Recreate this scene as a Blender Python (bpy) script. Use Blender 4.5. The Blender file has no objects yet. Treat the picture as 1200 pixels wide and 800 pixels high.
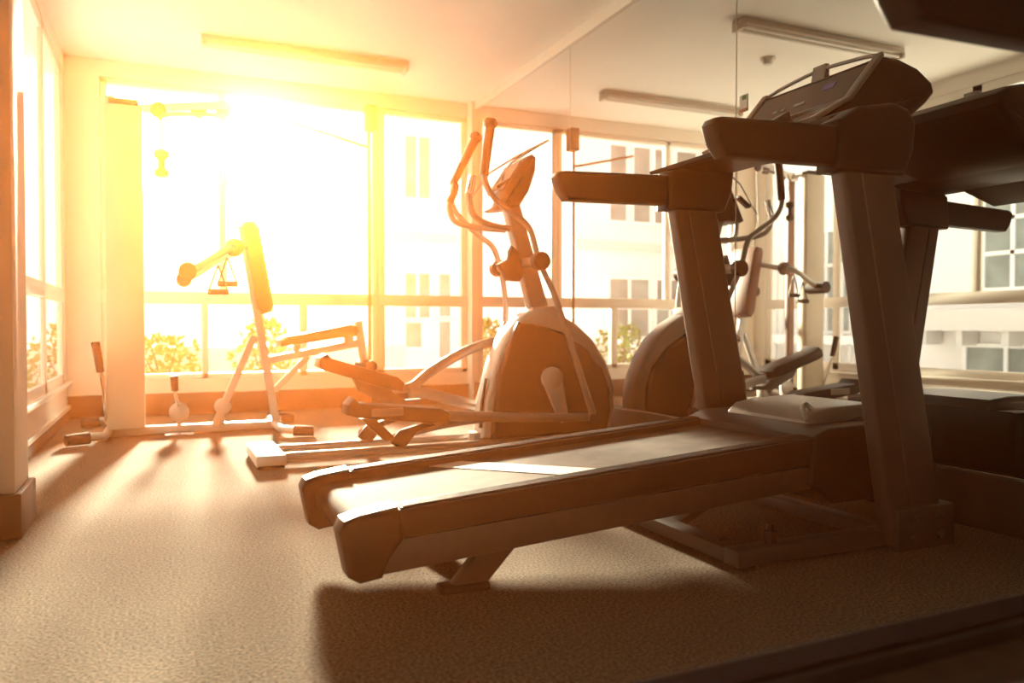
import bpy, bmesh, math, random
from mathutils import Vector, Matrix
random.seed(7)
C = bpy.context.scene.collection
PI = math.pi

# ------------------------------------------------------------------ materials
def mat(name, col, rough=.5, metal=0., var=.08, scale=20., bump=0., spec=.5, coat=0.):
    m = bpy.data.materials.new(name); m.use_nodes = True
    n = m.node_tree.nodes; l = m.node_tree.links
    b = n['Principled BSDF']
    b.inputs['Roughness'].default_value = rough
    b.inputs['Metallic'].default_value = metal
    b.inputs['Specular IOR Level'].default_value = spec
    b.inputs['Coat Weight'].default_value = coat
    tc = n.new('ShaderNodeTexCoord'); nz = n.new('ShaderNodeTexNoise')
    nz.inputs['Scale'].default_value = scale; nz.inputs['Detail'].default_value = 4
    l.new(tc.outputs['Object'], nz.inputs['Vector'])
    r = n.new('ShaderNodeValToRGB')
    a = [max(0, c*(1-var)) for c in col]; z = [min(1, c*(1+var)) for c in col]
    r.color_ramp.elements[0].color = (*a, 1); r.color_ramp.elements[1].color = (*z, 1)
    r.color_ramp.elements[0].position = .3; r.color_ramp.elements[1].position = .7
    l.new(nz.outputs['Fac'], r.inputs['Fac']); l.new(r.outputs['Color'], b.inputs['Base Color'])
    if bump:
        bp = n.new('ShaderNodeBump'); bp.inputs['Strength'].default_value = bump; bp.inputs['Distance'].default_value = .01
        l.new(nz.outputs['Fac'], bp.inputs['Height']); l.new(bp.outputs['Normal'], b.inputs['Normal'])
    return m

M = {}
M['paint'] = mat('cream_paint', (.80, .74, .66), .6, var=.02, scale=3)
M['darkwall'] = mat('dark_brown_wall', (.09, .06, .045), .7, var=.1, scale=4)
M['ceiling'] = mat('ceiling_paint', (.90, .87, .82), .7, var=.02, scale=3)
M['frame'] = mat('window_frame_paint', (.78, .72, .64), .4, var=.02)
M['skirt'] = mat('dark_skirting', (.075, .042, .025), .5, var=.15, scale=8)
M['black'] = mat('black_plastic', (.010, .009, .009), .45, var=.2, scale=60, spec=.3)
M['rubber'] = mat('black_rubber', (.012, .011, .010), .55, var=.2, scale=80, bump=.1, spec=.25)
M['shade_rubber'] = mat('shaded_black_rubber', (.012, .010, .010), 1., var=.2, scale=80, spec=0.)  # rubber with no specular, imitating shade on the near treadmill's strips
M['foam'] = mat('foam_grip', (.03, .022, .018), .75, var=.2, scale=120, bump=.2)
M['silver'] = mat('silver_paint', (.30, .28, .265), .38, .5, var=.05, scale=30)
M['dkmetal'] = mat('dark_grey_metal', (.075, .068, .064), .45, .3, var=.08, scale=30)
M['chrome'] = mat('chrome', (.78, .76, .74), .16, 1., var=.03)
M['white_pl'] = mat('pale_plastic', (.66, .63, .59), .35, var=.03)
M['vinyl'] = mat('brown_vinyl', (.16, .06, .025), .45, var=.12, scale=40, bump=.05)
M['belt'] = mat('running_belt', (.060, .050, .042), .85, var=.35, scale=9, spec=.04)
M['stripe'] = mat('pale_belt_band', (.52, .47, .42), .5, var=.06)
M['screen'] = mat('console_screen', (.03, .022, .02), .12, var=.05, coat=.3)
M['bezel'] = mat('console_bezel', (.26, .23, .21), .3, .4, var=.05)
M['keys'] = mat('pale_print', (.34, .30, .30), .4, var=.02)
M['keyblue'] = mat('violet_print', (.14, .13, .38), .4, var=.02)
M['steel_post'] = mat('dark_brown_steel', (.085, .045, .03), .4, .2, var=.1)
M['gym'] = mat('gym_frame_paint', (.50, .47, .43), .35, .3, var=.05)
M['shroud'] = mat('weight_shroud', (.58, .50, .38), .45, var=.04, scale=4)
M['bwall'] = mat('white_render', (.80, .78, .75), .8, var=.03, scale=2)
M['bframe'] = mat('white_window_frame', (.85, .84, .82), .5, var=.02)
M['btrim'] = mat('grey_ledge', (.62, .60, .57), .7, var=.04)
M['bglass'] = mat('far_window_glass', (.23, .27, .25), .15, var=.25, scale=2.5)
M['bbrown'] = mat('timber_cladding', (.42, .20, .09), .6, var=.2, scale=6)
M['paving'] = mat('pale_paving', (.86, .84, .80), .8, var=.08, scale=3)
M['leaf'] = mat('shrub_leaf', (.16, .20, .05), .55, var=.4, scale=5)
M['twig'] = mat('twig_bark', (.18, .11, .06), .8, var=.2)
M['lamp'] = mat('lamp_housing', (.66, .60, .52), .4, var=.02)
M['tube'] = mat('lamp_tube_glass', (.86, .83, .78), .2, var=.01)
M['green'] = mat('green_plastic', (.06, .22, .05), .5, var=.1)
M['red'] = mat('reddish_plastic', (.42, .16, .10), .5, var=.1)

def carpet():
    m = bpy.data.materials.new('tan_carpet'); m.use_nodes = True
    n = m.node_tree.nodes; l = m.node_tree.links; b = n['Principled BSDF']
    b.inputs['Roughness'].default_value = 1; b.inputs['Specular IOR Level'].default_value = .02; b.inputs['Sheen Weight'].default_value = .04
    tc = n.new('ShaderNodeTexCoord')
    n1 = n.new('ShaderNodeTexNoise'); n1.inputs['Scale'].default_value = 130; n1.inputs['Detail'].default_value = 3
    n2 = n.new('ShaderNodeTexNoise'); n2.inputs['Scale'].default_value = 2.2; n2.inputs['Detail'].default_value = 4
    for q in (n1, n2): l.new(tc.outputs['Object'], q.inputs['Vector'])
    r1 = n.new('ShaderNodeValToRGB')
    r1.color_ramp.elements[0].color = (.10, .074, .052, 1); r1.color_ramp.elements[1].color = (.28, .212, .152, 1)
    r1.color_ramp.elements[0].position = .34; r1.color_ramp.elements[1].position = .66
    l.new(n1.outputs['Fac'], r1.inputs['Fac'])
    mx = n.new('ShaderNodeMixRGB'); mx.blend_type = 'MULTIPLY'; mx.inputs['Fac'].default_value = .35
    l.new(r1.outputs['Color'], mx.inputs['Color1']); l.new(n2.outputs['Fac'], mx.inputs['Color2'])
    l.new(mx.outputs['Color'], b.inputs['Base Color'])
    bp = n.new('ShaderNodeBump'); bp.inputs['Strength'].default_value = .5; bp.inputs['Distance'].default_value = .006
    l.new(n1.outputs['Fac'], bp.inputs['Height']); l.new(bp.outputs['Normal'], b.inputs['Normal'])
    return m
M['carpet'] = carpet()

def mirror_mat():
    m = bpy.data.materials.new('mirror_silvering'); m.use_nodes = True
    b = m.node_tree.nodes['Principled BSDF']
    b.inputs['Base Color'].default_value = (.86, .87, .86, 1)
    b.inputs['Metallic'].default_value = 1; b.inputs['Roughness'].default_value = 0.0
    return m
M['mirror'] = mirror_mat()

def glass_mat():
    m = bpy.data.materials.new('clear_window_glass'); m.use_nodes = True
    n = m.node_tree.nodes; l = m.node_tree.links; n.clear()
    o = n.new('ShaderNodeOutputMaterial'); t = n.new('ShaderNodeBsdfTransparent'); g = n.new('ShaderNodeBsdfGlossy')
    t.inputs['Color'].default_value = (.97, .98, .97, 1); g.inputs['Roughness'].default_value = .01
    fr = n.new('ShaderNodeFresnel'); fr.inputs['IOR'].default_value = 1.25
    mx = n.new('ShaderNodeMixShader')
    k = n.new('ShaderNodeMath'); k.operation = 'MULTIPLY'; k.inputs[1].default_value = .3
    l.new(fr.outputs[0], k.inputs[0]); l.new(k.outputs[0], mx.inputs[0]); l.new(t.outputs[0], mx.inputs[1]); l.new(g.outputs[0], mx.inputs[2])
    l.new(mx.outputs[0], o.inputs[0])
    return m
M['glass'] = glass_mat()

HAZE = (((1.0, .17, .004), .0042, .79), ((1.0, .42, .12), .0026, .95))   # broad + narrow lobe of the added sun-flare glow: colour, density, forward scattering
def haze_mat():
    m = bpy.data.materials.new('warm_flare_haze'); m.use_nodes = True
    n = m.node_tree.nodes; l = m.node_tree.links; n.clear()
    o = n.new('ShaderNodeOutputMaterial'); ad = n.new('ShaderNodeAddShader')
    for k, (c, d, g) in enumerate(HAZE):
        v = n.new('ShaderNodeVolumeScatter')
        v.inputs['Color'].default_value = (*c, 1)
        v.inputs['Density'].default_value = d; v.inputs['Anisotropy'].default_value = g
        l.new(v.outputs[0], ad.inputs[k])
    l.new(ad.outputs[0], o.inputs['Volume'])
    return m
M['haze'] = haze_mat()

# ------------------------------------------------------------------ mesh helpers (all in world metres)
class B:
    """collects shapes into one mesh"""
    def __init__(s): s.bm = bmesh.new()
    def _add(s, t):
        me = bpy.data.meshes.new('t'); t.to_mesh(me); t.free(); s.bm.from_mesh(me); bpy.data.meshes.remove(me)
    def box(s, x0, x1, y0, y1, z0, z1, bev=0., seg=2, mtx=None):
        t = bmesh.new(); bmesh.ops.create_cube(t, size=1)
        for v in t.verts:
            v.co = Vector(((x0+x1)/2 + v.co.x*(x1-x0), (y0+y1)/2 + v.co.y*(y1-y0), (z0+z1)/2 + v.co.z*(z1-z0)))
        if bev: bmesh.ops.bevel(t, geom=t.edges[:], offset=bev, segments=seg, profile=.5, affect='EDGES')
        if mtx: bmesh.ops.transform(t, matrix=mtx, verts=t.verts)
        s._add(t); return s
    def prism(s, prof, y0, y1, bev=0., seg=2, axis='Y', mtx=None):
        """profile of (a,b) points extruded: axis Y -> (x,z), axis X -> (y,z), axis Z -> (x,y)"""
        t = bmesh.new()
        def P(a, b, e):
            return {'Y': (a, e, b), 'X': (e, a, b), 'Z': (a, b, e)}[axis]
        f0 = [t.verts.new(P(a, b, y0)) for a, b in prof]; f1 = [t.verts.new(P(a, b, y1)) for a, b in prof]
        t.faces.new(f0); t.faces.new(f1[::-1])
        k = len(prof)
        for i in range(k): t.faces.new((f0[i], f1[i], f1[(i+1) % k], f0[(i+1) % k]))
        bmesh.ops.recalc_face_normals(t, faces=t.faces)
        if bev:
            ed = [e for e in t.edges if (e.verts[0] in f0 and e.verts[1] in f0) or (e.verts[0] in f1 and e.verts[1] in f1)]
            bmesh.ops.bevel(t, geom=ed, offset=bev, segments=seg, profile=.5, affect='EDGES')
        if mtx: bmesh.ops.transform(t, matrix=mtx, verts=t.verts)
        s._add(t); return s
    def tube(s, pts, r, n=14, smooth=True, sub=6, squash=1.0):
        """swept round (or oval) tube through points; r is a number or one radius per point"""
        P = [Vector(p) for p in pts]; rr = r if isinstance(r, (list, tuple)) else [r]*len(P)
        Q, RQ = [], []
        if smooth and len(P) > 2:
            for i in range(len(P)-1):
                a = P[max(i-1, 0)]; b = P[i]; c = P[i+1]; d = P[min(i+2, len(P)-1)]
                for k in range(sub):
                    u = k/sub
                    Q.append(.5*((2*b) + (c-a)*u + (2*a-5*b+4*c-d)*u*u + (3*b-a-3*c+d)*u**3)); RQ.append(rr[i]*(1-u)+rr[i+1]*u)
            Q.append(P[-1]); RQ.append(rr[-1])
        else: Q, RQ = P, rr
        t = bmesh.new(); rings = []; up = None
        for i, q in enumerate(Q):
            d = (Q[min(i+1, len(Q)-1)] - Q[max(i-1, 0)]).normalized()
            if up is None:
                up = Vector((0, 1, 0)) if abs(d.y) < .9 else Vector((0, 0, 1))
            up = (up - d*up.dot(d)).normalized(); sd = d.cross(up)
            rings.append([t.verts.new(q + (up*math.cos(2*PI*k/n)*squash + sd*math.sin(2*PI*k/n))*RQ[i]) for k in range(n)])
        for i in range(len(rings)-1):
            for k in range(n): t.faces.new((rings[i][k], rings[i][(k+1) % n], rings[i+1][(k+1) % n], rings[i+1][k]))
        t.faces.new(rings[0][::-1]); t.faces.new(rings[-1])
        bmesh.ops.recalc_face_normals(t, faces=t.faces)
        s._add(t); return s
    def lathe(s, prof, center, axis=(0, 0, 1), n=24):
        """profile of (radius, along-axis) pairs spun about an axis through center"""
        t = bmesh.new(); rings = []
        ax = Vector(axis).normalized(); q = Vector((0, 0, 1)).rotation_difference(ax)
        for r, h in prof:
            rings.append([t.verts.new(Vector(center) + q @ Vector((r*math.cos(2*PI*k/n), r*math.sin(2*PI*k/n), h))) for k in range(n)])
        for i in range(len(rings)-1):
            for k in range(n): t.faces.new((rings[i][k], rings[i][(k+1) % n], rings[i+1][(k+1) % n], rings[i+1][k]))
        t.faces.new(rings[0][::-1]); t.faces.new(rings[-1])
        bmesh.ops.recalc_face_normals(t, faces=t.faces)
        s._add(t); return s
    def beam(s, a, b, w, h, bev=.004):
        """rectangular bar from a to b, w across (horizontal), h the other way"""
        a, b = Vector(a), Vector(b); d = (b-a); L = d.length; d.normalize()
        side = d.cross(Vector((0, 0, 1)))
        if side.length < 1e-3: side = Vector((0, 1, 0))
        side.normalize(); up = side.cross(d)
        mtx = Matrix((( d.x, side.x, up.x, (a.x+b.x)/2), (d.y, side.y, up.y, (a.y+b.y)/2), (d.z, side.z, up.z, (a.z+b.z)/2), (0, 0, 0, 1)))
        return s.box(-L/2, L/2, -w/2, w/2, -h/2, h/2, bev, 2, mtx)

def obj(name, b, m, parent=None, loc=None, flat=False, ang=35):
    me = bpy.data.meshes.new(name)
    off = Vector((0, 0, 0)); p = parent
    while p is not None: off += p.location; p = p.parent
    if parent is None and loc is not None: off = Vector(loc)
    for v in b.bm.verts: v.co -= off
    b.bm.to_mesh(me); b.bm.free()
    me.materials.append(M[m])
    if not flat:
        me.polygons.foreach_set('use_smooth', [True]*len(me.polygons)); me.set_sharp_from_angle(angle=math.radians(ang))
    o = bpy.data.objects.new(name, me); C.objects.link(o)
    if parent: o.parent = parent
    elif loc is not None: o.location = loc
    return o
def tag(o, label, cat, group=None, kind=None):
    o['label'] = label; o['category'] = cat
    if group: o['group'] = group
    if kind: o['kind'] = kind
    return o
def thing(name, label, cat, loc, group=None):
    o = bpy.data.objects.new(name, None); C.objects.link(o); o.location = loc; o.empty_display_size = .1
    return tag(o, label, cat, group)
def struct(name, b, m, parent=None, label=None, cat=None):
    o = obj(name, b, m, parent)
    if parent is None:
        o['kind'] = 'structure'
        if label: o['label'] = label; o['category'] = cat
    return o
def copy_tree(o, parent=None):
    c = o.copy(); C.objects.link(c); c.parent = parent
    for ch in list(o.children): copy_tree(ch, c)
    return c

# ------------------------------------------------------------------ the room
RX, LX, FY, CZ = 2.588, -.66, 6.71, 2.70
struct('floor', B().box(-1.3, 2.9, -6.2, 6.9, -.12, 0), 'carpet', label='tan speckled carpet floor of the gym', cat='floor')
struct('ceiling', B().box(-1.3, 2.9, -6.2, 6.9, CZ, CZ+.16), 'ceiling', label='plain cream ceiling above the gym', cat='ceiling')
struct('wall_right', B().box(RX, RX+.2, -6.2, 6.9, 0, CZ), 'paint', label='right wall that carries the big mirror panels', cat='wall')
struct('wall_back', B().box(-1.3, 2.9, -6.2, -6.0, 0, CZ), 'darkwall', label='dark wall behind the viewer', cat='wall')
b = B()
b.box(LX-.15, 2.588, FY, FY+.15, 0, .275)                    # under the sill
b.box(LX-.15, 2.588, FY, FY+.15, 2.575, CZ)                  # beam
b.box(LX-.05, -.43, FY, FY+.05, .275, 2.575)                 # left pier
b.box(2.53, 2.588, FY-.10, FY+.15, .0, CZ)                   # corner post
struct('wall_far', b, 'paint', label='far wall around the wide sunlit windows', cat='wall')
struct('baseboard_far', B().box(LX, 2.53, FY-.022, FY, 0, .17, .004), 'skirt', label='dark brown skirting under the far windows', cat='skirting')
struct('baseboard_right', B().box(2.553, RX, -2.7, FY-.1, 0, .19, .004), 'skirt', label='dark brown skirting under the mirror wall', cat='skirting')
struct('trim_1', B().box(2.560, RX, -2.7, FY-.1, 2.625, CZ, .004), 'frame', label='pale trim strip along the top of the mirror wall', cat='trim')
b = B()
b.box(LX-.15, LX, 3.0, FY, 0, .275)
b.box(LX-.15, LX, 3.0, FY, 2.575, CZ)
b.box(LX-.05, LX, 6.55, FY, .275, 2.575)
b.box(LX-.15, LX, -6.0, 3.0, 0, CZ)
struct('wall_left', b, 'paint', label='left wall around the tall side windows', cat='wall')
b = B().box(LX, LX+.035, 3.3, FY-.02, .255, .285, .006); b.box(LX, LX+.02, 3.3, FY-.02, .075, .105, .004)
struct('trim_2', b, 'frame', label='pale ledge mouldings below the side windows', cat='trim')
struct('baseboard_left', B().box(LX, LX+.012, 3.3, FY-.02, 0, .075, .003), 'skirt', label='low skirting along the left wall', cat='skirting')

# column in the left foreground
b = B().box(-1.2, -.45, 3.01, 3.29, .14, CZ, .004)
col = struct('column', b, 'paint', label='square cream column at the left edge of the gym', cat='column')
struct('skirting_board', B().box(-1.2, -.43, 2.99, 3.31, 0, .15, .006), 'skirt', col)

def window(name, label, axis, plane, out, a0, a1, z0, z1, uppers, lowers, rail=(.867, .965), fw=.07, dep=(.02, .09)):
    """a framed window with a mid rail; bars above and below the rail. axis: the wall's own direction"""
    d0, d1 = sorted((plane + out*dep[0], plane + out*dep[1])); gm = (dep[0]+dep[1])/2; g0, g1 = sorted((plane + out*(gm-.003), plane + out*(gm+.003)))
    def bx(B_, p, q, zz0, zz1, u=d0, w=d1, bev=.006):
        return B_.box(p, q, u, w, zz0, zz1, bev) if axis == 'X' else B_.box(u, w, p, q, zz0, zz1, bev)
    f = B()
    bx(f, a0, a0+fw, z0, z1); bx(f, a1-fw, a1, z0, z1); bx(f, a0, a1, z1-fw*.8, z1); bx(f, a0, a1, z0, z0+fw*.8)
    for (p, w) in uppers: bx(f, p-w/2, p+w/2, rail[1], z1)
    for (p, w) in lowers: bx(f, p-w/2, p+w/2, z0, rail[0])
    fr = struct(name, f, 'frame'); fr['kind'] = 'structure'; fr['label'] = label; fr['category'] = 'window'
    r0, r1 = sorted((plane + out*.0, plane + out*(dep[1]+.005)))
    obj('window_rail', bx(B(), a0, a1, rail[0], rail[1], r0, r1), 'frame', fr)
    for (q0, q1, bars) in ((rail[1], z1-fw*.8, uppers), (z0+fw*.8, rail[0], lowers)):
        ed = [a0+fw] + sorted(sum(([p-w/2, p+w/2] for p, w in bars), [])) + [a1-fw]
        for k in range(0, len(ed), 2):
            obj('window_pane', bx(B(), ed[k], ed[k+1], q0, q1, g0, g1, 0), 'glass', fr, flat=True)
    return fr
window('window_1', 'wide left bay of the far window, brightest with the sun', 'X', FY, 1, -.43, 1.71, .275, 2.575, [(.44, .05)], [(.30, .05), (1.07, .06)], fw=.055)
window('window_2', 'narrow right bay of the far window beside the mirror corner', 'X', FY, 1, 1.71, 2.53, .275, 2.575, [], [], fw=.055)
window('window_3', 'tall side window in the left wall', 'Y', LX, -1, 3.3, 6.55, .275, 2.575, [(4.19, .09), (5.59, .08)], [(5.59, .08)], fw=.09, dep=(.004, .030))

# mirror panels: three separate sheets with thin seams
for (y0, y1, lab) in ((4.848, 6.60, 'mirror panel farthest from the viewer, next to the far window'),
                      (3.116, 4.842, 'middle mirror panel on the right wall, behind the elliptical trainer'),
                      (1.385, 3.110, 'nearest mirror panel on the right wall, in front of the large treadmill')):
    tag(obj('wall_mirror', B().box(2.580, 2.587, y0, y1, .195, 2.622, .001, 1), 'mirror', loc=(2.580, (y0+y1)/2, .195), flat=True), lab, 'mirror', 'mirror panels on the right wall')

# ------------------------------------------------------------------ ceiling fittings
def ceiling_light(yc, label):
    t = thing('ceiling_light', label, 'light', (.985, yc, CZ), 'fluorescent ceiling lights')
    obj('housing', B().box(.25, 1.72, yc-.055, yc+.055, CZ-.035, CZ, .006), 'lamp', t)
    obj('reflector', B().prism([(yc-.075, CZ-.052), (yc-.03, CZ-.034), (yc+.03, CZ-.034), (yc+.075, CZ-.052), (yc+.078, CZ-.048), (yc+.03, CZ-.028), (yc-.03, CZ-.028), (yc-.078, CZ-.048)], .27, 1.70, axis='X'), 'lamp', t)
    for s in (-1, 1):
        obj('lamp_tube', B().tube([(.29, yc+s*.032, CZ-.058), (1.68, yc+s*.032, CZ-.058)], .013, 12), 'tube', t)
        obj('end_cap', B().box(.985+s*.72-.012, .985+s*.72+.012, yc-.06, yc+.06, CZ-.075, CZ-.03, .004), 'lamp', t)
    return t
ceiling_light(5.88, 'unlit fluorescent strip on the ceiling nearer the far windows')
ceiling_light(4.145, 'unlit fluorescent strip on the ceiling seen only in the upper mirror beside the seam')
t = thing('smoke_detector', 'small round white smoke detector on the ceiling seen in the mirror', 'smoke detector', (1.004, 4.66, CZ))
obj('detector_base', B().lathe([(.055, -.018), (.058, -.012), (.058, 0)], (1.004, 4.66, CZ)), 'white_pl', t)
obj('detector_head', B().lathe([(.022, -.052), (.034, -.048), (.04, -.032), (.046, -.018)], (1.004, 4.66, CZ)), 'white_pl', t)
t = thing('mirror_sticker', 'tiny white sticker with a green top on the mirror just above the near handrail', 'sticker', (2.579, 3.06, 1.80))
obj('sticker_sheet', B().box(2.576, 2.5795, 3.030, 3.085, 1.735, 1.815, .001, 1), 'white_pl', t)
obj('green_cap', B().box(2.574, 2.577, 3.035, 3.065, 1.790, 1.812, .001, 1), 'green', t)
obj('red_strip', B().box(2.574, 2.577, 3.030, 3.085, 1.735, 1.748, .001, 1), 'red', t)

# slender post just inside the far window with a block on top and a sloping stay arm
t = thing('window_post', 'slender brown post at the far window with a top block and sloping arm', 'post', (1.60, 6.615, 0))
obj('post_foot', B().lathe([(.05, 0), (.05, .012), (.02, .02)], (1.60, 6.615, 0)), 'bbrown', t)
obj('post_shaft', B().tube([(1.60, 6.615, .015), (1.60, 6.615, 2.36)], .015, 12), 'bbrown', t)
b = B().box(1.565, 1.655, 6.555, 6.675, 2.345, 2.555, .008)
obj('top_block', b, 'bbrown', t)
obj('sloping_arm', B().tube([(1.598, 6.60, 2.205), (1.54, 6.60, 2.212), (1.25, 6.60, 2.28), (.95, 6.60, 2.352)], .012, 10), 'bbrown', t)

# ------------------------------------------------------------------ treadmills
def treadmill(ox, oy, slope, z0, label, group=None, strip='rubber'):
    """ox: rear end of the deck, oy: centre line, z0: rail top at the rear"""
    t = thing('treadmill', label, 'treadmill', (ox+1.0, oy, 0), group)
    top = lambda x: z0 + slope*x
    def X(v): return ox + v
    hw = .315                                  # half width of the deck
    for s in (-1, 1):
        ya, yb = sorted((oy + s*hw, oy + s*(hw-.075)))
        # upper plastic rail
        b = B().prism([(X(.10), top(.10)-.070), (X(1.72), top(1.72)-.085), (X(1.72), top(1.72)), (X(.14), top(.14)), (X(.10), top(.10)-.004)], ya, yb, .006)
        obj('side_rail', b, 'black', t)
        rs = B()
        for k in range(5):
            yr = ya + .016 + k*.010
            rs.prism([(X(.16), top(.16)+.003), (X(1.59), top(1.59)+.003), (X(1.59), top(1.59)+.0065), (X(.16), top(.16)+.0065)], yr, yr+.004, .001, 1)
        obj('rail_strip', rs.prism([(X(.155), top(.155)-.002), (X(1.60), top(1.60)-.002), (X(1.60), top(1.60)+.004), (X(.155), top(.155)+.004)], ya+.010, yb-.006, .002, 1), strip, t)
        # lower metal frame
        y2, y3 = sorted((oy + s*(hw-.004), oy + s*(hw-.050)))
        b = B().prism([(X(.10), top(.10)-.152), (X(1.50), top(1.50)-.158), (X(1.58), top(1.58)-.088), (X(.155), top(.155)-.072)], y2, y3, .004)
        obj('side_frame', b, 'dkmetal', t)
        # rear end cap, rounded
        e0, e1 = sorted((oy + s*(hw+.008), oy + s*(hw-.085)))
        pr = [(X(.006), top(0)-.06), (X(.0), top(0)-.03), (X(.012), top(0)-.004), (X(.05), top(.05)+.004), (X(.145), top(.145)+.010), (X(.160), top(.15)-.070), (X(.125), top(.1)-.110), (X(.105), top(.1)-.158), (X(.05), top(0)-.158), (X(.022), top(0)-.140)]
        obj('end_cap', B().prism(pr, e0, e1, .014, 3), 'black', t)
        # deck support foot
        f = B().prism([(X(.44), top(.44)-.10), (X(.56), top(.56)-.10), (X(.40), .012), (X(.30), .012)], *sorted((oy+s*(hw-.06), oy+s*(hw-.10))), .006)
        ft = obj('support_foot', f, 'dkmetal', t)
        obj('rubber_pad', B().box(X(.275), X(.41), *sorted((oy+s*(hw-.05), oy+s*(hw-.11))), 0, .022, .006), 'rubber', ft)
    # rear roller and running belt (a closed loop)
    y0, y1 = oy-hw+.078, oy+hw-.078
    pr = []
    for k in range(9):
        a = PI/2 + PI*k/8; pr.append((X(.085)+.048*math.cos(a), top(.085)-.068+.048*math.sin(a)))
    pr += [(X(1.66), top(1.66)-.115), (X(1.66), top(1.66)-.018)]
    belt = obj('running_belt', B().prism(pr, y0, y1), 'belt', t)
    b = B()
    q = [(.40, y1-.004), (.51, y1-.004), (.84, y0+.004), (.72, y0+.004)]  # corners of a paler diagonal band laid over the belt
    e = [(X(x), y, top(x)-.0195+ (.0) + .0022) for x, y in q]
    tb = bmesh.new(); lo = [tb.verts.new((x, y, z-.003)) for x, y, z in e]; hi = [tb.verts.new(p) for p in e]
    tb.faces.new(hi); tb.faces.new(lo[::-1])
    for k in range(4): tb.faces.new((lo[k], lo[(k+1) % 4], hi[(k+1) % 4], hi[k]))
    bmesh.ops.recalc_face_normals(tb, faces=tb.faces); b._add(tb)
    st = obj('belt_band', b, 'stripe', belt); st['label'] = 'pale diagonal band across the belt'
    # motor hood
    tz = top(1.6)
    pr = [(X(1.545), tz-.012), (X(1.555), tz+.030), (X(1.59), tz+.058), (X(1.66), tz+.070), (X(1.85), tz+.076), (X(1.955), tz+.064), (X(1.985), tz+.02), (X(1.985), tz-.03), (X(1.545), tz-.03)]
    obj('motor_hood', B().prism(pr, oy-.225, oy+.20, .026, 3), 'hood', t)
    pr = [(X(1.46), tz-.155), (X(1.47), tz-.006), (X(1.54), tz+.020), (X(1.985), tz+.030), (X(2.0), tz-.01), (X(1.99), .16), (X(1.93), .13), (X(1.55), .135)]
    obj('motor_housing', B().prism(pr, oy-hw-.012, oy+hw+.012, .014, 3), 'black', t)
    k_ = obj('glint_clip', B().tube([(X(1.56), oy-.20, tz+.035), (X(1.545), oy-.20, tz+.07), (X(1.575), oy-.185, tz+.082), (X(1.60), oy-.18, tz+.065)], .008, 8), 'white_pl', t)  # pale colour stands in for a bright glint on the hood
    k_['label'] = 'clip on the hood, coloured pale as a glint'
    # base frame on the floor
    fx0, fx1 = X(1.10), X(1.98)
    for s in (-1, 1):
        yb = oy + s*.385
        fr = obj('base_rail', B().box(fx0, fx1, yb-.032, yb+.032, .012, .062, .006), 'dkmetal', t)
        for xx in (X(1.16), X(1.93)):
            obj('levelling_foot', B().lathe([(.03, 0), (.03, .014), (.012, .018), (.012, .03)], (xx, yb, 0), n=16), 'rubber', fr)
        bo = B().lathe([(.020, 0), (.020, .038), (.012, .040), (.012, .056), (.010, .058)], (X(1.245), yb, .062), n=6)
        obj('frame_bolt', bo, 'black', fr)
    obj('cross_tube', B().box(X(1.10), X(1.17), oy-.355, oy+.355, .014, .058, .006), 'dkmetal', t)
    obj('front_cross_tube', B().box(X(1.70), X(1.77), oy-.355, oy+.355, .014, .058, .006), 'dkmetal', t)
    obj('lift_arm', B().prism([(X(1.14), .03), (X(1.20), .03), (X(1.56), tz-.15), (X(1.50), tz-.15)], oy-.03, oy+.03, .005), 'dkmetal', t)
    for s in (-1, 1):
        ww = B()
        for xx in (X(1.15),): ww.lathe([(.03, -.014), (.034, -.01), (.034, .01), (.03, .014)], (xx, oy+s*.30, .034), (0, 1, 0), 18)
        obj('transport_wheel', ww, 'rubber', t)
    # uprights
    for s in (-1, 1):
        yc = oy + s*.42
        lo, hi = X(1.78), X(1.555)       # axis at floor and at z 1.17
        prof = [(lo-.105, .02), (lo+.125, .02), (hi+.100, 1.19), (hi-.105, 1.19)]
        up = obj('upright', B().prism(prof, yc-.032, yc+.032, .016, 3), 'upright', t)
        obj('upright_ridge', B().prism([(lo-.03, .10), (lo-.018, .10), (hi-.03, 1.18), (hi-.042, 1.18)], yc-.036, yc+.036, .003, 1), 'upright', up)
        obj('foot_plate', B().box(lo-.10, lo+.155, yc-.042, yc+.042, .0, .135, .010), 'dkmetal', up)
        for dx, dz in ((-.035, .10), (.075, .105), (-.035, .035), (.085, .04)):
            obj('bolt_head', B().lathe([(.014, 0), (.013, .006), (.008, .010), (.001, .011)], (lo+dx, yc-.042, dz), (0, -1, 0), 12), 'dkmetal', up)
        # handrail arm pointing back to the runner
        x0 = X(.945) + (.042 if s < 0 else 0)
        prof = [(x0+.042, 1.160), (x0+.012, 1.195), (x0-.005, 1.245), (x0+.006, 1.262), (x0+.03, 1.268), (X(1.42), 1.285), (X(1.60), 1.30), (X(1.60), 1.165), (X(1.40), 1.170)]
        obj('handrail', B().prism(prof, yc-.034, yc+.034, .014, 3), 'black', t)
    # console crossbar
    pr = [(X(1.44), 1.308), (X(1.46), 1.328), (X(1.50), 1.345), (X(1.66), 1.375), (X(1.75), 1.385), (X(1.79), 1.36), (X(1.78), 1.33), (X(1.70), 1.308)]
    obj('console_crossbar', B().prism(pr, oy-.40, oy+.40, .012, 3), 'black', t)
    pr = [(X(1.415), 1.15), (X(1.425), 1.30), (X(1.50), 1.345), (X(1.64), 1.372), (X(1.70), 1.360), (X(1.735), 1.32), (X(1.725), 1.23), (X(1.690), 1.155)]
    for s in (-1, 1):
        obj('console_mount', B().prism(pr, oy+s*.42-.05, oy+s*.42+.05, .018, 3), 'black', t)
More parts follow.
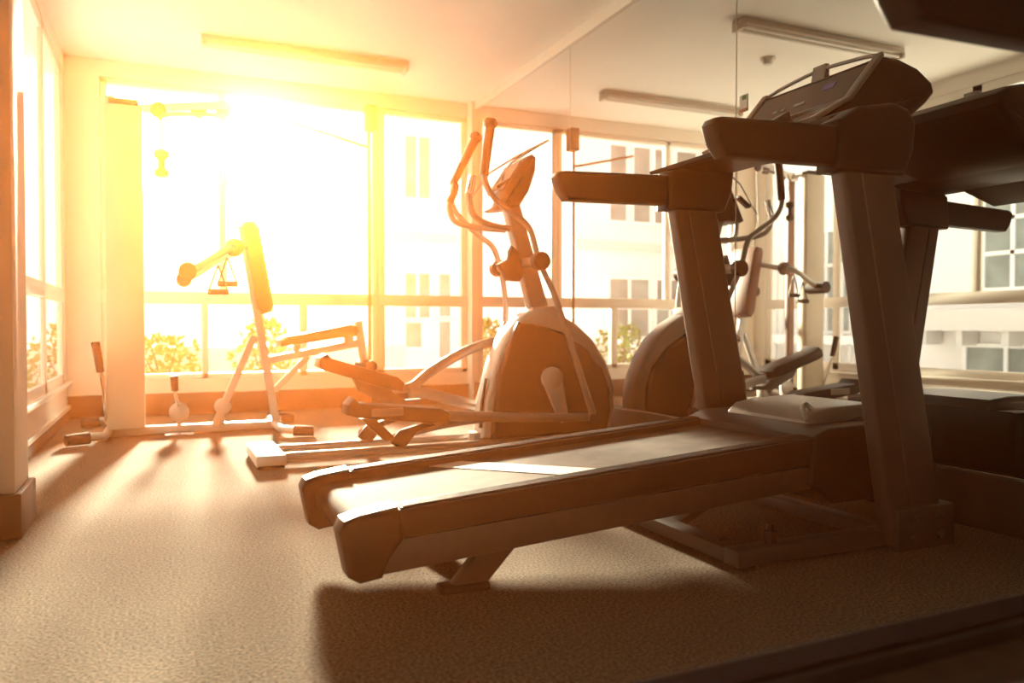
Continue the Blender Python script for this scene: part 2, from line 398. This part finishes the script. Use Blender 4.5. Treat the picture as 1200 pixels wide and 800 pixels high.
    # console head: face sloping towards the runner, deep rounded back
    fA, fB, fC = (X(1.50), 1.345), (X(1.655), 1.430), (X(1.785), 1.580)
    pr = [(X(1.50), 1.315), fA, fB, fC, (X(1.81), 1.592), (X(1.88), 1.592), (X(1.97), 1.572), (X(2.035), 1.535), (X(2.05), 1.495), (X(2.01), 1.455), (X(1.95), 1.41), (X(1.86), 1.345), (X(1.74), 1.318)]
    head = obj('console_head', B().prism(pr, oy-.29, oy+.27, .030, 3), 'black', t)
    def onface(p, q, s0, s1, off, th):
        """box profile lying on the face from p to q between fractions s0..s1"""
        d = Vector((q[0]-p[0], q[1]-p[1])); n = Vector((-d.y, d.x)).normalized()
        a = Vector(p) + d*s0 + n*off; c = Vector(p) + d*s1 + n*off
        return [tuple(a), tuple(c), tuple(c + n*th), tuple(a + n*th)]
    # bezel: two side posts + cross strips
    for s in (-1, 1):
        yy = oy - .01 + s*.268
        obj('console_bezel', B().prism(onface(fB, fC, -.05, 1.06, -.004, .016), yy-.018, yy+.018, .005).prism(onface(fA, fB, .0, 1.03, -.004, .016), yy-.018, yy+.018, .005), 'bezel', head)
    obj('bezel_strip', B().prism(onface(fA, fB, .93, 1.04, -.004, .014), oy-.262, oy+.242, .003).prism(onface(fA, fB, .0, .10, -.004, .014), oy-.262, oy+.242, .003), 'bezel', head)
    obj('screen', B().prism(onface(fB, fC, .06, .88, -.002, .008), oy-.262, oy+.242, .002, 1), 'screen', head)
    for yy, w in ((.10, .02), (.06, .012), (-.02, .05)):
        obj('key_print', B().prism(onface(fB, fC, .30, .36, .005, .003), oy+yy-w/2, oy+yy+w/2), 'keys', head)
    obj('badge', B().prism(onface(fB, fC, .52, .66, .005, .003), oy-.15, oy-.10), 'keyblue', head)
    for yy in (-.15, .13):
        obj('cup_recess', B().prism(onface(fA, fB, .16, .88, -.002, .006), oy+yy-.085, oy+yy+.085, .002, 1), 'screen', head)
    obj('vent_divider', B().prism(onface(fA, fB, .12, .95, -.002, .030), oy-.035, oy+.0, .005), 'bezel', head)
    # raised rim bar over the top edge
    arc = [(X(1.79), oy-.275, 1.590), (X(1.80), oy-.20, 1.606), (X(1.80), oy-.01, 1.620), (X(1.80), oy+.18, 1.606), (X(1.79), oy+.255, 1.585)]
    obj('rim_bar', B().tube(arc, .007, 10), 'bezel', head)
    obj('rim_clip', B().prism([(X(1.785), 1.578), (X(1.81), 1.585), (X(1.81), 1.636), (X(1.795), 1.636)], oy-.045, oy+.02, .003), 'bezel', head)
    # accessory tray reaching towards the runner
    obj('tray', B().prism([(X(1.255), 1.262), (X(1.45), 1.318), (X(1.52), 1.352), (X(1.52), 1.328), (X(1.45), 1.300), (X(1.26), 1.250)], oy-.20, oy+.27, .004), 'black', t)
    return t
M['hood'] = mat('grey_hood_plastic', (.28, .255, .235), .32, 0, var=.04, scale=15)
M['upright'] = mat('grey_upright_paint', (.13, .098, .088), .42, .3, var=.04, scale=15)
treadmill(.376, 2.18, .075, .236, 'large black and grey treadmill facing the mirror with its belt in full view')
treadmill(.055, .45, .012, .285, 'nearest treadmill, mostly out of frame at the lower right corner', strip='shade_rubber')

# ------------------------------------------------------------------ elliptical trainer
EY = 4.20
t = thing('elliptical_trainer', 'black and silver elliptical trainer facing the mirror beyond the treadmill', 'elliptical trainer', (1.5, EY, 0))
b = B().box(.40, .545, 3.95, 4.45, .012, .068, .010)
rb = obj('rear_stabiliser', b, 'white_pl', t)
for yy in (3.99, 4.41): obj('rubber_foot', B().box(.41, .535, yy-.04, yy+.04, 0, .02, .005), 'rubber', rb)
for yy in (4.06, 4.34): obj('guide_rail', B().tube([(.53, yy, .042), (1.75, yy, .042)], .020, 12), 'silver', t)
obj('front_stabiliser', B().box(2.33, 2.43, 3.93, 4.47, .0, .06, .012), 'dkmetal', t)
obj('floor_beam', B().box(1.60, 2.40, EY-.045, EY+.045, .01, .09, .008), 'silver', t)
sh = [(1.637, .06), (1.655, .271), (1.715, .487), (1.785, .632), (1.868, .735), (1.945, .785), (2.039, .800), (2.130, .772), (2.240, .712), (2.360, .612), (2.450, .478), (2.500, .343), (2.512, .212), (2.480, .06)]
shell = obj('shell', B().prism(sh, 4.115, 4.285, .030, 3), 'white_pl', t)
pn = [(1.685, .06), (1.700, .25), (1.721, .418), (1.779, .585), (1.847, .719), (1.98, .700), (2.119, .662), (2.289, .560), (2.394, .441), (2.442, .310), (2.450, .195), (2.424, .06)]
for s in (-1, 1):
    obj('side_panel', B().prism(pn, *sorted((EY+s*.07, EY+s*.135)), .022, 3), 'black', shell)
obj('front_slot', B().prism([(1.628, .12), (1.640, .27), (1.665, .40), (1.675, .40), (1.652, .27), (1.640, .12)], EY-.07, EY-.05), 'black', shell)
# crank arms
for s in (-1, 1):
    yc = EY + s*.155
    a0, a1 = (2.038, .396), (2.11, .172)
    if s > 0: a0, a1 = (2.038, .396), (1.92, .60)
    b = B().lathe([(.058, -.014), (.066, -.006), (.066, .008), (.05, .018), (.02, .022)], (a0[0], yc, a0[1]), (0, s, 0), 28)
    d = Vector((a1[0]-a0[0], a1[1]-a0[1])).normalized(); n_ = Vector((-d.y, d.x))
    p = [Vector(a0)+n_*.062, Vector(a0)-n_*.062, Vector(a1)-n_*.034, Vector(a1)-n_*.020+d*.03, Vector(a1)+n_*.020+d*.03, Vector(a1)+n_*.034]
    b.prism([tuple(v) for v in p], yc-.010, yc+.012, .004)
    obj('crank_arm', b, 'white_pl', t)
# mast
mast = obj('mast', B().prism([(1.985, .70), (2.115, .70), (1.885, 1.43), (1.795, 1.40)], EY-.04, EY+.04, .018, 3), 'silver', t)
obj('mast_collar', B().prism([(1.945, .765), (2.135, .775), (2.105, .815), (1.965, .805)], EY-.06, EY+.06, .010), 'white_pl', t)
# console with rounded back
cp = [(1.722, 1.372), (1.745, 1.36), (1.845, 1.372), (1.905, 1.46), (1.945, 1.575), (1.950, 1.655), (1.925, 1.675), (1.845, 1.610), (1.78, 1.49)]
con = obj('console', B().prism(cp, EY-.15, EY+.15, .028, 3), 'black', t)
obj('screen', B().prism([(1.760, 1.463), (1.866, 1.628), (1.859, 1.634), (1.753, 1.469)], EY-.11, EY+.11), 'screen', con)
obj('reading_rack', B().tube([(1.64, EY-.16, 1.415), (1.70, EY-.16, 1.50), (1.78, EY-.16, 1.605), (1.90, EY-.16, 1.682), (2.02, EY-.15, 1.755), (2.02, EY+.15, 1.755), (1.90, EY+.16, 1.682), (1.78, EY+.16, 1.605), (1.64, EY+.16, 1.415)], .006, 8, smooth=False), 'chrome', con)
obj('rack_lip', B().prism([(1.925, 1.690), (2.025, 1.752), (2.022, 1.766), (1.92, 1.704)], EY-.15, EY+.15, .003), 'black', con)
obj('bottle_tray', B().prism([(1.70, 1.455), (1.785, 1.515), (1.78, 1.53), (1.69, 1.472)], EY-.17, EY-.12, .004), 'black', con)
# pivot axle and its knobs
obj('pivot_axle', B().tube([(1.90, EY-.29, 1.055), (1.90, EY+.29, 1.055)], .030, 16), 'silver', t)
for s in (-1, 1):
    obj('pivot_cap', B().lathe([(.045, -.03), (.052, -.022), (.052, .022), (.045, .03), (.02, .034)], (1.895, EY+s*.30, 1.052), (0, s, 0), 24), 'black', t)
bh = B().prism([(1.735, 1.045), (1.79, 1.075), (1.815, 1.155), (1.86, 1.12), (1.90, 1.00), (1.865, .95), (1.79, .955), (1.765, 1.0)], EY-.10, EY-.03, .012)
obj('bottle_holder', bh, 'black', t)
# moving arms
def arm(s, pts, yb):
    grip, rest = pts[:2], pts[1:]
    a = obj('swing_arm', B().tube([(x, yb if z > 1.0 else yb + s*.0, z) for x, z in rest], [.017]*(len(rest)-3)+[.018, .020, .022]), 'silver', t)
    (x0, z0), (x1, z1) = grip
    obj('foam_grip', B().tube([(x1, yb, z1-.01), (x1*.5+x0*.5, yb, z1*.5+z0*.5), (x0, yb, z0)], [.023, .025, .027]), 'foam', a)
    obj('grip_end', B().lathe([(.02, -.03), (.036, -.02), (.038, 0), (.03, .016), (.01, .022)], (x0, yb, z0+.005), ((x0-x1), 0, (z0-z1)), 18), 'foam', a)
    obj('arm_joint', B().lathe([(.02, -.022), (.03, -.018), (.03, .018), (.02, .022)], (rest[-1][0], yb, rest[-1][1]), (0, 1, 0), 18), 'dkmetal', a)
arm(-1, [(1.600, 1.775), (1.561, 1.506), (1.575, 1.445), (1.625, 1.375), (1.735, 1.300), (1.830, 1.225), (1.888, 1.051), (1.982, .865), (2.079, .609), (2.156, .392), (2.235, .178)], 3.90)
arm(1, [(1.745, 1.840), (1.589, 1.544), (1.580, 1.46), (1.616, 1.372), (1.753, 1.250), (1.850, 1.180), (1.900, 1.052), (1.93, .90), (1.935, .732), (1.90, .60), (1.86, .43)], 4.48)
# fixed handlebar with two grips
hb = [(1.55, EY-.16, 1.50), (1.525, EY-.17, 1.41), (1.56, EY-.15, 1.305), (1.68, EY-.08, 1.268), (1.83, EY-.03, 1.255)]
obj('fixed_handlebar', B().tube(hb, .017), 'silver', t)
hb2 = [(1.57, EY+.16, 1.51), (1.53, EY+.17, 1.41), (1.56, EY+.15, 1.305), (1.68, EY+.08, 1.268), (1.83, EY+.03, 1.255)]
obj('fixed_handlebar', B().tube(hb2, .017), 'silver', t)
obj('sensor_grip', B().tube([(1.552, EY-.16, 1.515), (1.54, EY-.165, 1.46), (1.526, EY-.17, 1.415)], .021), 'chrome', t)
obj('sensor_grip', B().tube([(1.572, EY+.16, 1.525), (1.555, EY+.165, 1.47), (1.53, EY+.17, 1.415)], .022), 'foam', t)
# near pedal and its bar
def pedal(yc, x0, z0, x1, z1, rise, name='pedal'):
    """foot plate from (x0,z0) at the toe-free end to (x1,z1)"""
    d = Vector((x1-x0, z1-z0)); L = d.length; d.normalize(); n_ = Vector((-d.y, d.x))
    def P(u, v): q = Vector((x0, z0)) + d*u + n_*v; return (q.x, q.y)
    pr = [P(0, .0), P(.0, .05), P(.03, .078+rise), P(.06, .06), P(L*.35, .055), P(L-.05, .045), P(L, .02), P(L, -.028), P(L*.8, -.034), P(.05, -.012)]
    pe = obj(name, B().prism(pr, yc-.075, yc+.075, .008), 'black', t)
    return pe
pe = pedal(3.99, .835, .250, 1.375, .215, .01)
o = obj('pedal_badge', B().box(.955, 1.12, 3.908, 3.914, .238, .278, .002, 1), 'bezel', pe); o['label'] = 'pale blank patch on the pedal side'
obj('pedal_bar', B().tube([(1.33, 3.99, .222), (1.80, 3.96, .190), (2.235, 3.915, .178)], [.030, .028, .024], squash=.7), 'silver', t)
pe2 = pedal(4.40, .765, .475, 1.245, .352, .0)
b = B().prism([(.955, .425), (1.06, .405), (1.27, .27), (1.36, .275), (1.36, .245), (1.20, .235), (1.00, .33)], 4.37, 4.43, .006)
obj('pedal_hinge', b, 'dkmetal', t)
obj('pedal_bar', B().tube([(1.20, 4.40, .335), (1.31, 4.40, .345), (1.42, 4.40, .425), (1.62, 4.40, .535), (1.78, 4.40, .590), (1.92, 4.39, .612)], [.026, .028, .030, .030, .028, .026], squash=.7), 'silver', t)
obj('link_bar', B().tube([(1.28, 4.36, .315), (1.36, 4.36, .310), (1.58, 4.34, .255), (1.82, 4.32, .190)], .032, squash=.6), 'silver', t)
# roller carriages running on the rails
for (yy, xc) in ((4.06, 1.13), (4.34, 1.02)):
    w = B().lathe([(.03, -.016), (.036, -.010), (.030, 0), (.036, .010), (.03, .016)], (xc, yy, .094), (0, 1, 0), 22)
    cr = obj('roller_wheel', w, 'rubber', t)
    obj('roller_fork', B().prism([(xc-.05, .085), (xc+.03, .05), (xc+.10, .135), (xc+.20, .165), (xc+.18, .19), (xc+.0, .145)], yy-.035, yy-.020, .004), 'black', cr)
obj('lower_bar', B().tube([(1.16, 4.06, .125), (1.40, 4.07, .165), (1.68, 4.10, .186)], [.026, .028, .028], squash=.7), 'silver', t)
obj('carriage_post', B().prism([(.93, .215), (1.00, .22), (1.12, .10), (1.06, .09)], 4.03, 4.09, .006), 'black', t)

# ------------------------------------------------------------------ home gym by the window
t = thing('home_gym', 'pale multi-station home gym with weight tower and inclined bench by the sunny window', 'home gym', (.15, 5.5, 0))
tw = obj('weight_tower', B().box(-.325, -.110, 5.40, 5.50, .055, 2.055, .010), 'shroud', t)
obj('tower_cap', B().box(-.30, -.135, 5.41, 5.49, 2.05, 2.09, .006), 'black', tw)
obj('rear_post', B().box(-.325, -.265, 5.77, 5.83, .05, 2.14, .006), 'steel_post', t)
obj('top_bracket', B().box(-.32, -.27, 5.44, 5.80, 2.06, 2.11, .006), 'gym', t)
obj('base_beam', B().box(-.33, .72, 5.475, 5.535, .006, .060, .006), 'gym', t)
b = B().tube([(-.47, 5.20, .045), (-.36, 5.22, .045), (-.325, 5.32, .040), (-.325, 5.95, .040), (-.36, 6.06, .045), (-.45, 6.08, .045)], .025, 12, sub=8)
lf = obj('rear_foot_tube', b, 'gym', t)
for yy in (5.18, 6.09): obj('foot_cap', B().tube([(-.52, yy-.02 if yy < 5.5 else yy, .036), (-.405, yy+.03 if yy < 5.5 else yy-.01, .040)], [.033, .036], 12), 'foam', lf)
b = B().tube([(.80, 5.06, .036), (.70, 5.12, .04), (.675, 5.25, .04), (.675, 5.72, .04), (.70, 5.83, .04), (.80, 5.87, .036)], .024, 12, sub=8)
rf = obj('front_foot_tube', b, 'gym', t)
for yy in (5.05, 5.88): obj('foot_cap', B().tube([(.74, yy+.02 if yy < 5.5 else yy-.01, .038), (.86, yy-.01, .034)], [.035, .032], 12), 'foam', rf)
obj('front_leg', B().beam((.683, 5.45, .05), (.478, 5.45, 1.33), .05, .05), 'gym', t)
obj('rear_leg', B().beam((.300, 5.45, .05), (.545, 5.45, .63), .045, .045), 'gym', t)
obj('back_pad', B().prism([(.585, .77), (.645, .79), (.655, .83), (.565, 1.33), (.535, 1.37), (.475, 1.36), (.465, 1.32), (.555, .81)], 5.30, 5.60, .014, 3), 'vinyl', t)
obj('seat_beam', B().beam((.60, 5.45, .462), (1.26, 5.45, .580), .045, .05), 'gym', t)
obj('seat_brace', B().beam((.672, 5.45, .265), (.895, 5.45, .49), .04, .04), 'gym', t)
obj('seat_pad', B().prism([(.70, .560), (.70, .600), (.74, .625), (1.15, .705), (1.20, .695), (1.215, .660), (1.19, .625), (1.10, .618)], 5.30, 5.60, .014, 3), 'vinyl', t)
obj('seat_bracket', B().box(1.14, 1.20, 5.42, 5.48, .56, .63, .005), 'gym', t)
obj('seat_bracket', B().box(.80, .84, 5.42, 5.48, .50, .60, .005), 'gym', t)
obj('leg_post', B().beam((1.235, 5.45, .73), (1.285, 5.45, .40), .05, .05), 'gym', t)
obj('leg_roller', B().tube([(1.29, 5.28, .42), (1.29, 5.62, .42)], .04, 16), 'foam', t)
# overhead boom, pulleys, cables
bo = obj('top_boom', B().beam((-.29, 5.78, 2.10), (.40, 5.48, 2.135), .045, .05), 'gym', t)
for (x, y) in ((-.02, 5.64), (.22, 5.55), (.37, 5.49)):
    obj('pulley_wheel', B().lathe([(.045, -.010), (.05, -.006), (.042, 0), (.05, .006), (.045, .010)], (x, y, 2.10), (0.3, .95, 0), 22), 'black', bo)
obj('lat_bar', B().tube([(-.02, 5.58, 2.03), (.05, 5.55, 2.055), (.30, 5.45, 2.055), (.37, 5.42, 2.03)], .013, 10), 'dkmetal', t)
obj('cable', B().tube([(.375, 5.50, 2.09), (.378, 5.47, 1.6), (.470, 5.45, 1.30)], .004, 8, smooth=False), 'black', t)
hp = B().lathe([(.018, -.06), (.04, -.05), (.042, -.02), (.02, 0), (.02, .05), (.042, .07), (.045, .10), (.02, .115)], (-.005, 5.5, 1.70))
obj('hanging_grip', hp, 'foam', t)
obj('grip_cable', B().tube([(-.005, 5.5, 1.81), (-.005, 5.52, 2.06)], .004, 8), 'black', t)
# press arm with stirrup handles
pa = obj('press_arm', B().tube([(.50, 5.42, 1.24), (.44, 5.20, 1.19), (.36, 5.06, 1.16), (.24, 5.02, 1.075), (.15, 5.02, 1.02)], .022, 12), 'gym', t)
obj('press_roller', B().tube([(.13, 4.93, 1.015), (.13, 5.12, 1.015)], .05, 18), 'foam', pa)
obj('press_hub', B().lathe([(.03, -.03), (.055, -.02), (.055, .02), (.03, .03)], (.40, 5.12, 1.175), (0, 1, 0), 20), 'steel_post', pa)
pb = obj('press_arm', B().tube([(.50, 5.48, 1.24), (.44, 5.70, 1.19), (.36, 5.84, 1.16), (.24, 5.88, 1.075), (.15, 5.88, 1.02)], .022, 12), 'gym', t)
obj('press_roller', B().tube([(.13, 5.78, 1.015), (.13, 5.97, 1.015)], .05, 18), 'foam', pb)
for (x, y, z) in ((.30, 5.02, 1.06), (.355, 5.06, 1.11)):
    h = B().tube([(x, y, z), (x-.055, y, z-.16), (x+.055, y, z-.16), (x, y, z)], .006, 8, smooth=False)
    sh_ = obj('stirrup_handle', h, 'dkmetal', t)
    obj('handle_grip', B().tube([(x-.058, y, z-.16), (x+.058, y, z-.16)], .017, 12), 'foam', sh_)
# low pulley wheels and levers
for (x, z, r) in ((.085, .150, .060), (.345, .175, .052)):
    lw = obj('low_pulley', B().lathe([(r*.8, -.018), (r, -.012), (r*.88, 0), (r, .012), (r*.8, .018)], (x, 5.42, z), (0, 1, 0), 26).box(x-.012, x+.012, 5.435, 5.50, .05, z+.01, .003), 'gym', t)
lv = obj('low_lever', B().tube([(.085, 5.40, .19), (.068, 5.38, .24), (.060, 5.36, .30)], .012, 10), 'chrome', t)
obj('lever_grip', B().tube([(.061, 5.362, .29), (.056, 5.355, .385)], [.021, .025], 12), 'foam', lv)
obj('lever_foot', B().box(.0, .17, 5.36, 5.46, .0, .02, .004), 'chrome', t)
sl = obj('side_lever', B().tube([(-.325, 5.42, .10), (-.335, 5.36, .30), (-.352, 5.32, .43)], .012, 10), 'chrome', t)
obj('lever_grip', B().tube([(-.350, 5.323, .42), (-.374, 5.30, .60)], [.022, .025], 12), 'foam', sl)

# ------------------------------------------------------------------ outdoors
struct('ground', B().box(-16, 16, 6.9, 24, -.3, -.12).box(-16, -1.3, -14, 6.9, -.3, -.12), 'paving', label='pale paving outside the windows', cat='ground')

def far_window(root, P, a0, a1, z0, z1, nv=1, nh=1, fw=.06):
    """window on a facade; P(a, z, depth) gives a box on it"""
    f = B()
    P(f, a0-fw, a1+fw, z0-fw, z0, .06); P(f, a0-fw, a1+fw, z1, z1+fw, .06); P(f, a0-fw, a0, z0, z1, .06); P(f, a1, a1+fw, z0, z1, .06)
    for k in range(1, nv): c = a0+(a1-a0)*k/nv; P(f, c-.03, c+.03, z0, z1, .05)
    for k in range(1, nh): c = z0+(z1-z0)*k/nh; P(f, a0, a1, c-.03, c+.03, .05)
    w = obj('window_frame', f, 'bframe', root, flat=True)
    g = B(); P(g, a0, a1, z0, z1, .02); obj('window_pane', g, 'bglass', w, flat=True)

def facade_y(y):
    return lambda b, a0, a1, z0, z1, d: b.box(a0, a1, y-d, y+.02, z0, z1)
def facade_x(x):
    return lambda b, a0, a1, z0, z1, d: b.box(x-.02, x+d, a0, a1, z0, z1)

# building straight beyond the far window
t = thing('apartment_building', 'white building with paned windows beyond the right bay of the far window', 'building', (5.6, 16, -.12))
obj('facade', B().box(3.45, 8.5, 15, 17.5, -.12, 6.5), 'bwall', t, flat=True)
P = facade_y(15)
far_window(t, P, 4.33, 4.66, .27, .75, 1); far_window(t, P, 4.33, 4.83, .85, 1.72, 2)
far_window(t, P, 5.02, 5.26, .05, .78, 1); far_window(t, P, 5.02, 5.26, .88, 1.72, 1); far_window(t, P, 5.75, 6.5, .3, 1.7, 2)
far_window(t, P, 4.33, 4.83, 3.2, 4.4, 2); far_window(t, P, 5.4, 6.2, 3.2, 4.4, 2)
obj('string_course', B().box(3.42, 8.5, 14.92, 15.02, 2.35, 2.5), 'btrim', t, flat=True)
# building whose image shows in the mirror
t = thing('apartment_building', 'white block with tall pale windows seen reflected between mirror seam and elliptical', 'building', (-6.6, 16, -.12))
obj('facade', B().box(-10.5, -2.95, 15, 17.5, -.12, 6.5), 'bwall', t, flat=True)
for a0, a1 in ((-4.22, -3.80), (-4.84, -4.40), (-5.30, -4.96), (-6.1, -5.55), (-7.2, -6.4)):
    far_window(t, P, a0, a1, 3.0, 4.65, 1)
for a0, a1 in ((-4.82, -3.80), (-5.76, -5.02), (-7.1, -6.3)):
    far_window(t, P, a0, a1, .45, 1.72, 2, 2)
obj('string_course', B().box(-10.5, -2.92, 14.92, 15.02, 2.35, 2.5), 'btrim', t, flat=True)
# building past the side windows, seen in the mirror at the right edge
t = thing('side_building', 'white building with ledge seen reflected at the right edge of the mirror', 'building', (-7.5, 4, -.12))
obj('facade', B().box(-9, -6, 1.0, 14.0, -.12, 6.5), 'bwall', t, flat=True)
P = facade_x(-6)
far_window(t, P, 6.6, 7.85, 1.25, 2.75, 3, 3)
far_window(t, P, 6.3, 8.12, -.10, .37, 3)
far_window(t, P, 3.6, 5.2, 1.25, 2.75, 3, 3)
far_window(t, P, 3.4, 5.2, -.10, .37, 3)
obj('ledge', B().box(-6, -5.55, 2.0, 8.80, .62, .94), 'btrim', t, flat=True)
for yy in (7.3, 8.0, 8.6): obj('ledge_bracket', B().box(-5.98, -5.62, yy-.05, yy+.05, .40, .64), 'btrim', t, flat=True)
obj('balcony_slab', B().box(-6, -5.5, 9.7, 12.6, .36, .52), 'bwall', t, flat=True)
rl = B().box(-5.56, -5.50, 9.7, 12.6, 1.72, 1.78)
for k in range(17): rl.box(-5.545, -5.515, 9.75+k*.175, 9.78+k*.175, .5, 1.75)
obj('railing', rl, 'btrim', t, flat=True)
far_window(t, P, 10.2, 11.6, .6, 2.4, 2)
b = B()
for k in range(9): b.box(-5.54, -5.50, 9.9+k*.3, 9.96+k*.3, -.12, .38)
obj('lower_railing', b, 'btrim', t, flat=True)
# shrubs in the garden strip
def shrub(x, y, h, w, label):
    t = thing('shrub', label, 'shrub', (x, y, -.12), 'garden shrubs outside the far window')
    b = bmesh.new()
    for k in range(420):
        u = random.random()**.6; a = random.random()*2*PI; v = random.random()
        p = Vector((x + math.cos(a)*u*w*math.sin(PI*(.18+.74*v)), y + math.sin(a)*u*w*math.sin(PI*(.18+.74*v)), -.05 + v*h))
        d = Vector((random.uniform(-1, 1), random.uniform(-1, 1), random.uniform(-.2, 1))).normalized()
        s = d.cross(Vector((random.uniform(-1, 1), random.uniform(-1, 1), random.uniform(-1, 1)))).normalized()
        n_ = d.cross(s)*.012; L = random.uniform(.07, .13)
        vs = [b.verts.new(q) for q in (p, p+d*L*.5+s*L*.28+n_, p+d*L, p+d*L*.5-s*L*.28+n_)]
        b.faces.new(vs)
    w_ = B(); w_._add(b); obj('foliage', w_, 'leaf', t, flat=True)
    s_ = B()
    for k in range(6):
        a = k*PI/3
        s_.tube([(x, y, -.12), (x+math.cos(a)*w*.25, y+math.sin(a)*w*.25, h*.3), (x+math.cos(a)*w*.5, y+math.sin(a)*w*.5, h*.75)], [.018, .013, .006], 6)
    obj('stem', s_, 'twig', t)
shrub(-.95, 9.8, .72, .55, 'leafy garden shrub outside the window just right of the weight tower')
shrub(.0, 10.25, .60, .55, 'lower garden shrub outside the window behind the hanging stirrup handles')
shrub(1.15, 10.0, .80, .45, 'garden shrub outside the window behind the bench back pad')
tag(obj('garden_wall', B().box(-2.6, 3.2, 11.0, 11.2, -.12, .42, .01), 'btrim', loc=(.3, 11.1, -.12)), 'low pale garden wall outside beyond the home gym', 'wall')

# haze added to imitate a warm sun flare: fills the room and the air outside, large enough that its faces lie beyond everything built
hz = obj('haze', B().box(-14, 14, -6.6, 21, -.6, 11), 'haze', flat=True)
tag(hz, 'added warm haze imitating the glow of a sun flare', 'haze', kind='stuff')

# ------------------------------------------------------------------ camera (pin-hole measured from the photograph)
f_px = 923.0
yaw, pit = math.atan(408/f_px), math.atan(19/f_px)
cd = bpy.data.cameras.new('camera'); cam = bpy.data.objects.new('camera', cd); C.objects.link(cam)
cam.location = (0, 0, .70); cam.rotation_euler = (PI/2 - pit, 0, -yaw)
cd.sensor_width = 36; cd.lens = 36*f_px/1200; cd.clip_start = .02
cd.dof.use_dof = True; cd.dof.focus_distance = 2.7; cd.dof.aperture_fstop = 2.4
bpy.context.scene.camera = cam

# ------------------------------------------------------------------ light: low sun through the far windows, bright hazy sky
sy, cy, sp, cp = math.sin(yaw), math.cos(yaw), math.sin(pit), math.cos(pit)
u, v = (305-600)/f_px, (400-166)/f_px
to_sun = Vector((sy*cp + u*cy + v*sy*sp, cy*cp - u*sy + v*cy*sp, -sp + v*cp)).normalized()
sd = bpy.data.lights.new('sun', 'SUN'); sun = bpy.data.objects.new('sun', sd); C.objects.link(sun)
sd.energy = 72; sd.color = (1, .78, .54); sd.angle = math.radians(4.8)
sun.rotation_euler = (-to_sun).to_track_quat('-Z', 'Y').to_euler(); sun.location = (1, 12, 4)

w = bpy.data.worlds.new('sky'); bpy.context.scene.world = w; w.use_nodes = True
n = w.node_tree.nodes; l = w.node_tree.links
bg = n['Background']; bg.inputs['Color'].default_value = (1, .90, .80, 1); bg.inputs['Strength'].default_value = 2.1

sc = bpy.context.scene
sc.view_settings.view_transform = 'Standard'; sc.view_settings.look = 'None'
sc.view_settings.exposure = -0.2; sc.view_settings.gamma = 1; sc.view_settings.use_curve_mapping = False
cy_ = sc.cycles
cy_.use_denoising = True
cy_.max_bounces = 10; cy_.diffuse_bounces = 5; cy_.glossy_bounces = 5; cy_.transparent_max_bounces = 12; cy_.volume_bounces = 0
cy_.sample_clamp_indirect = 8; cy_.caustics_reflective = False; cy_.caustics_refractive = False
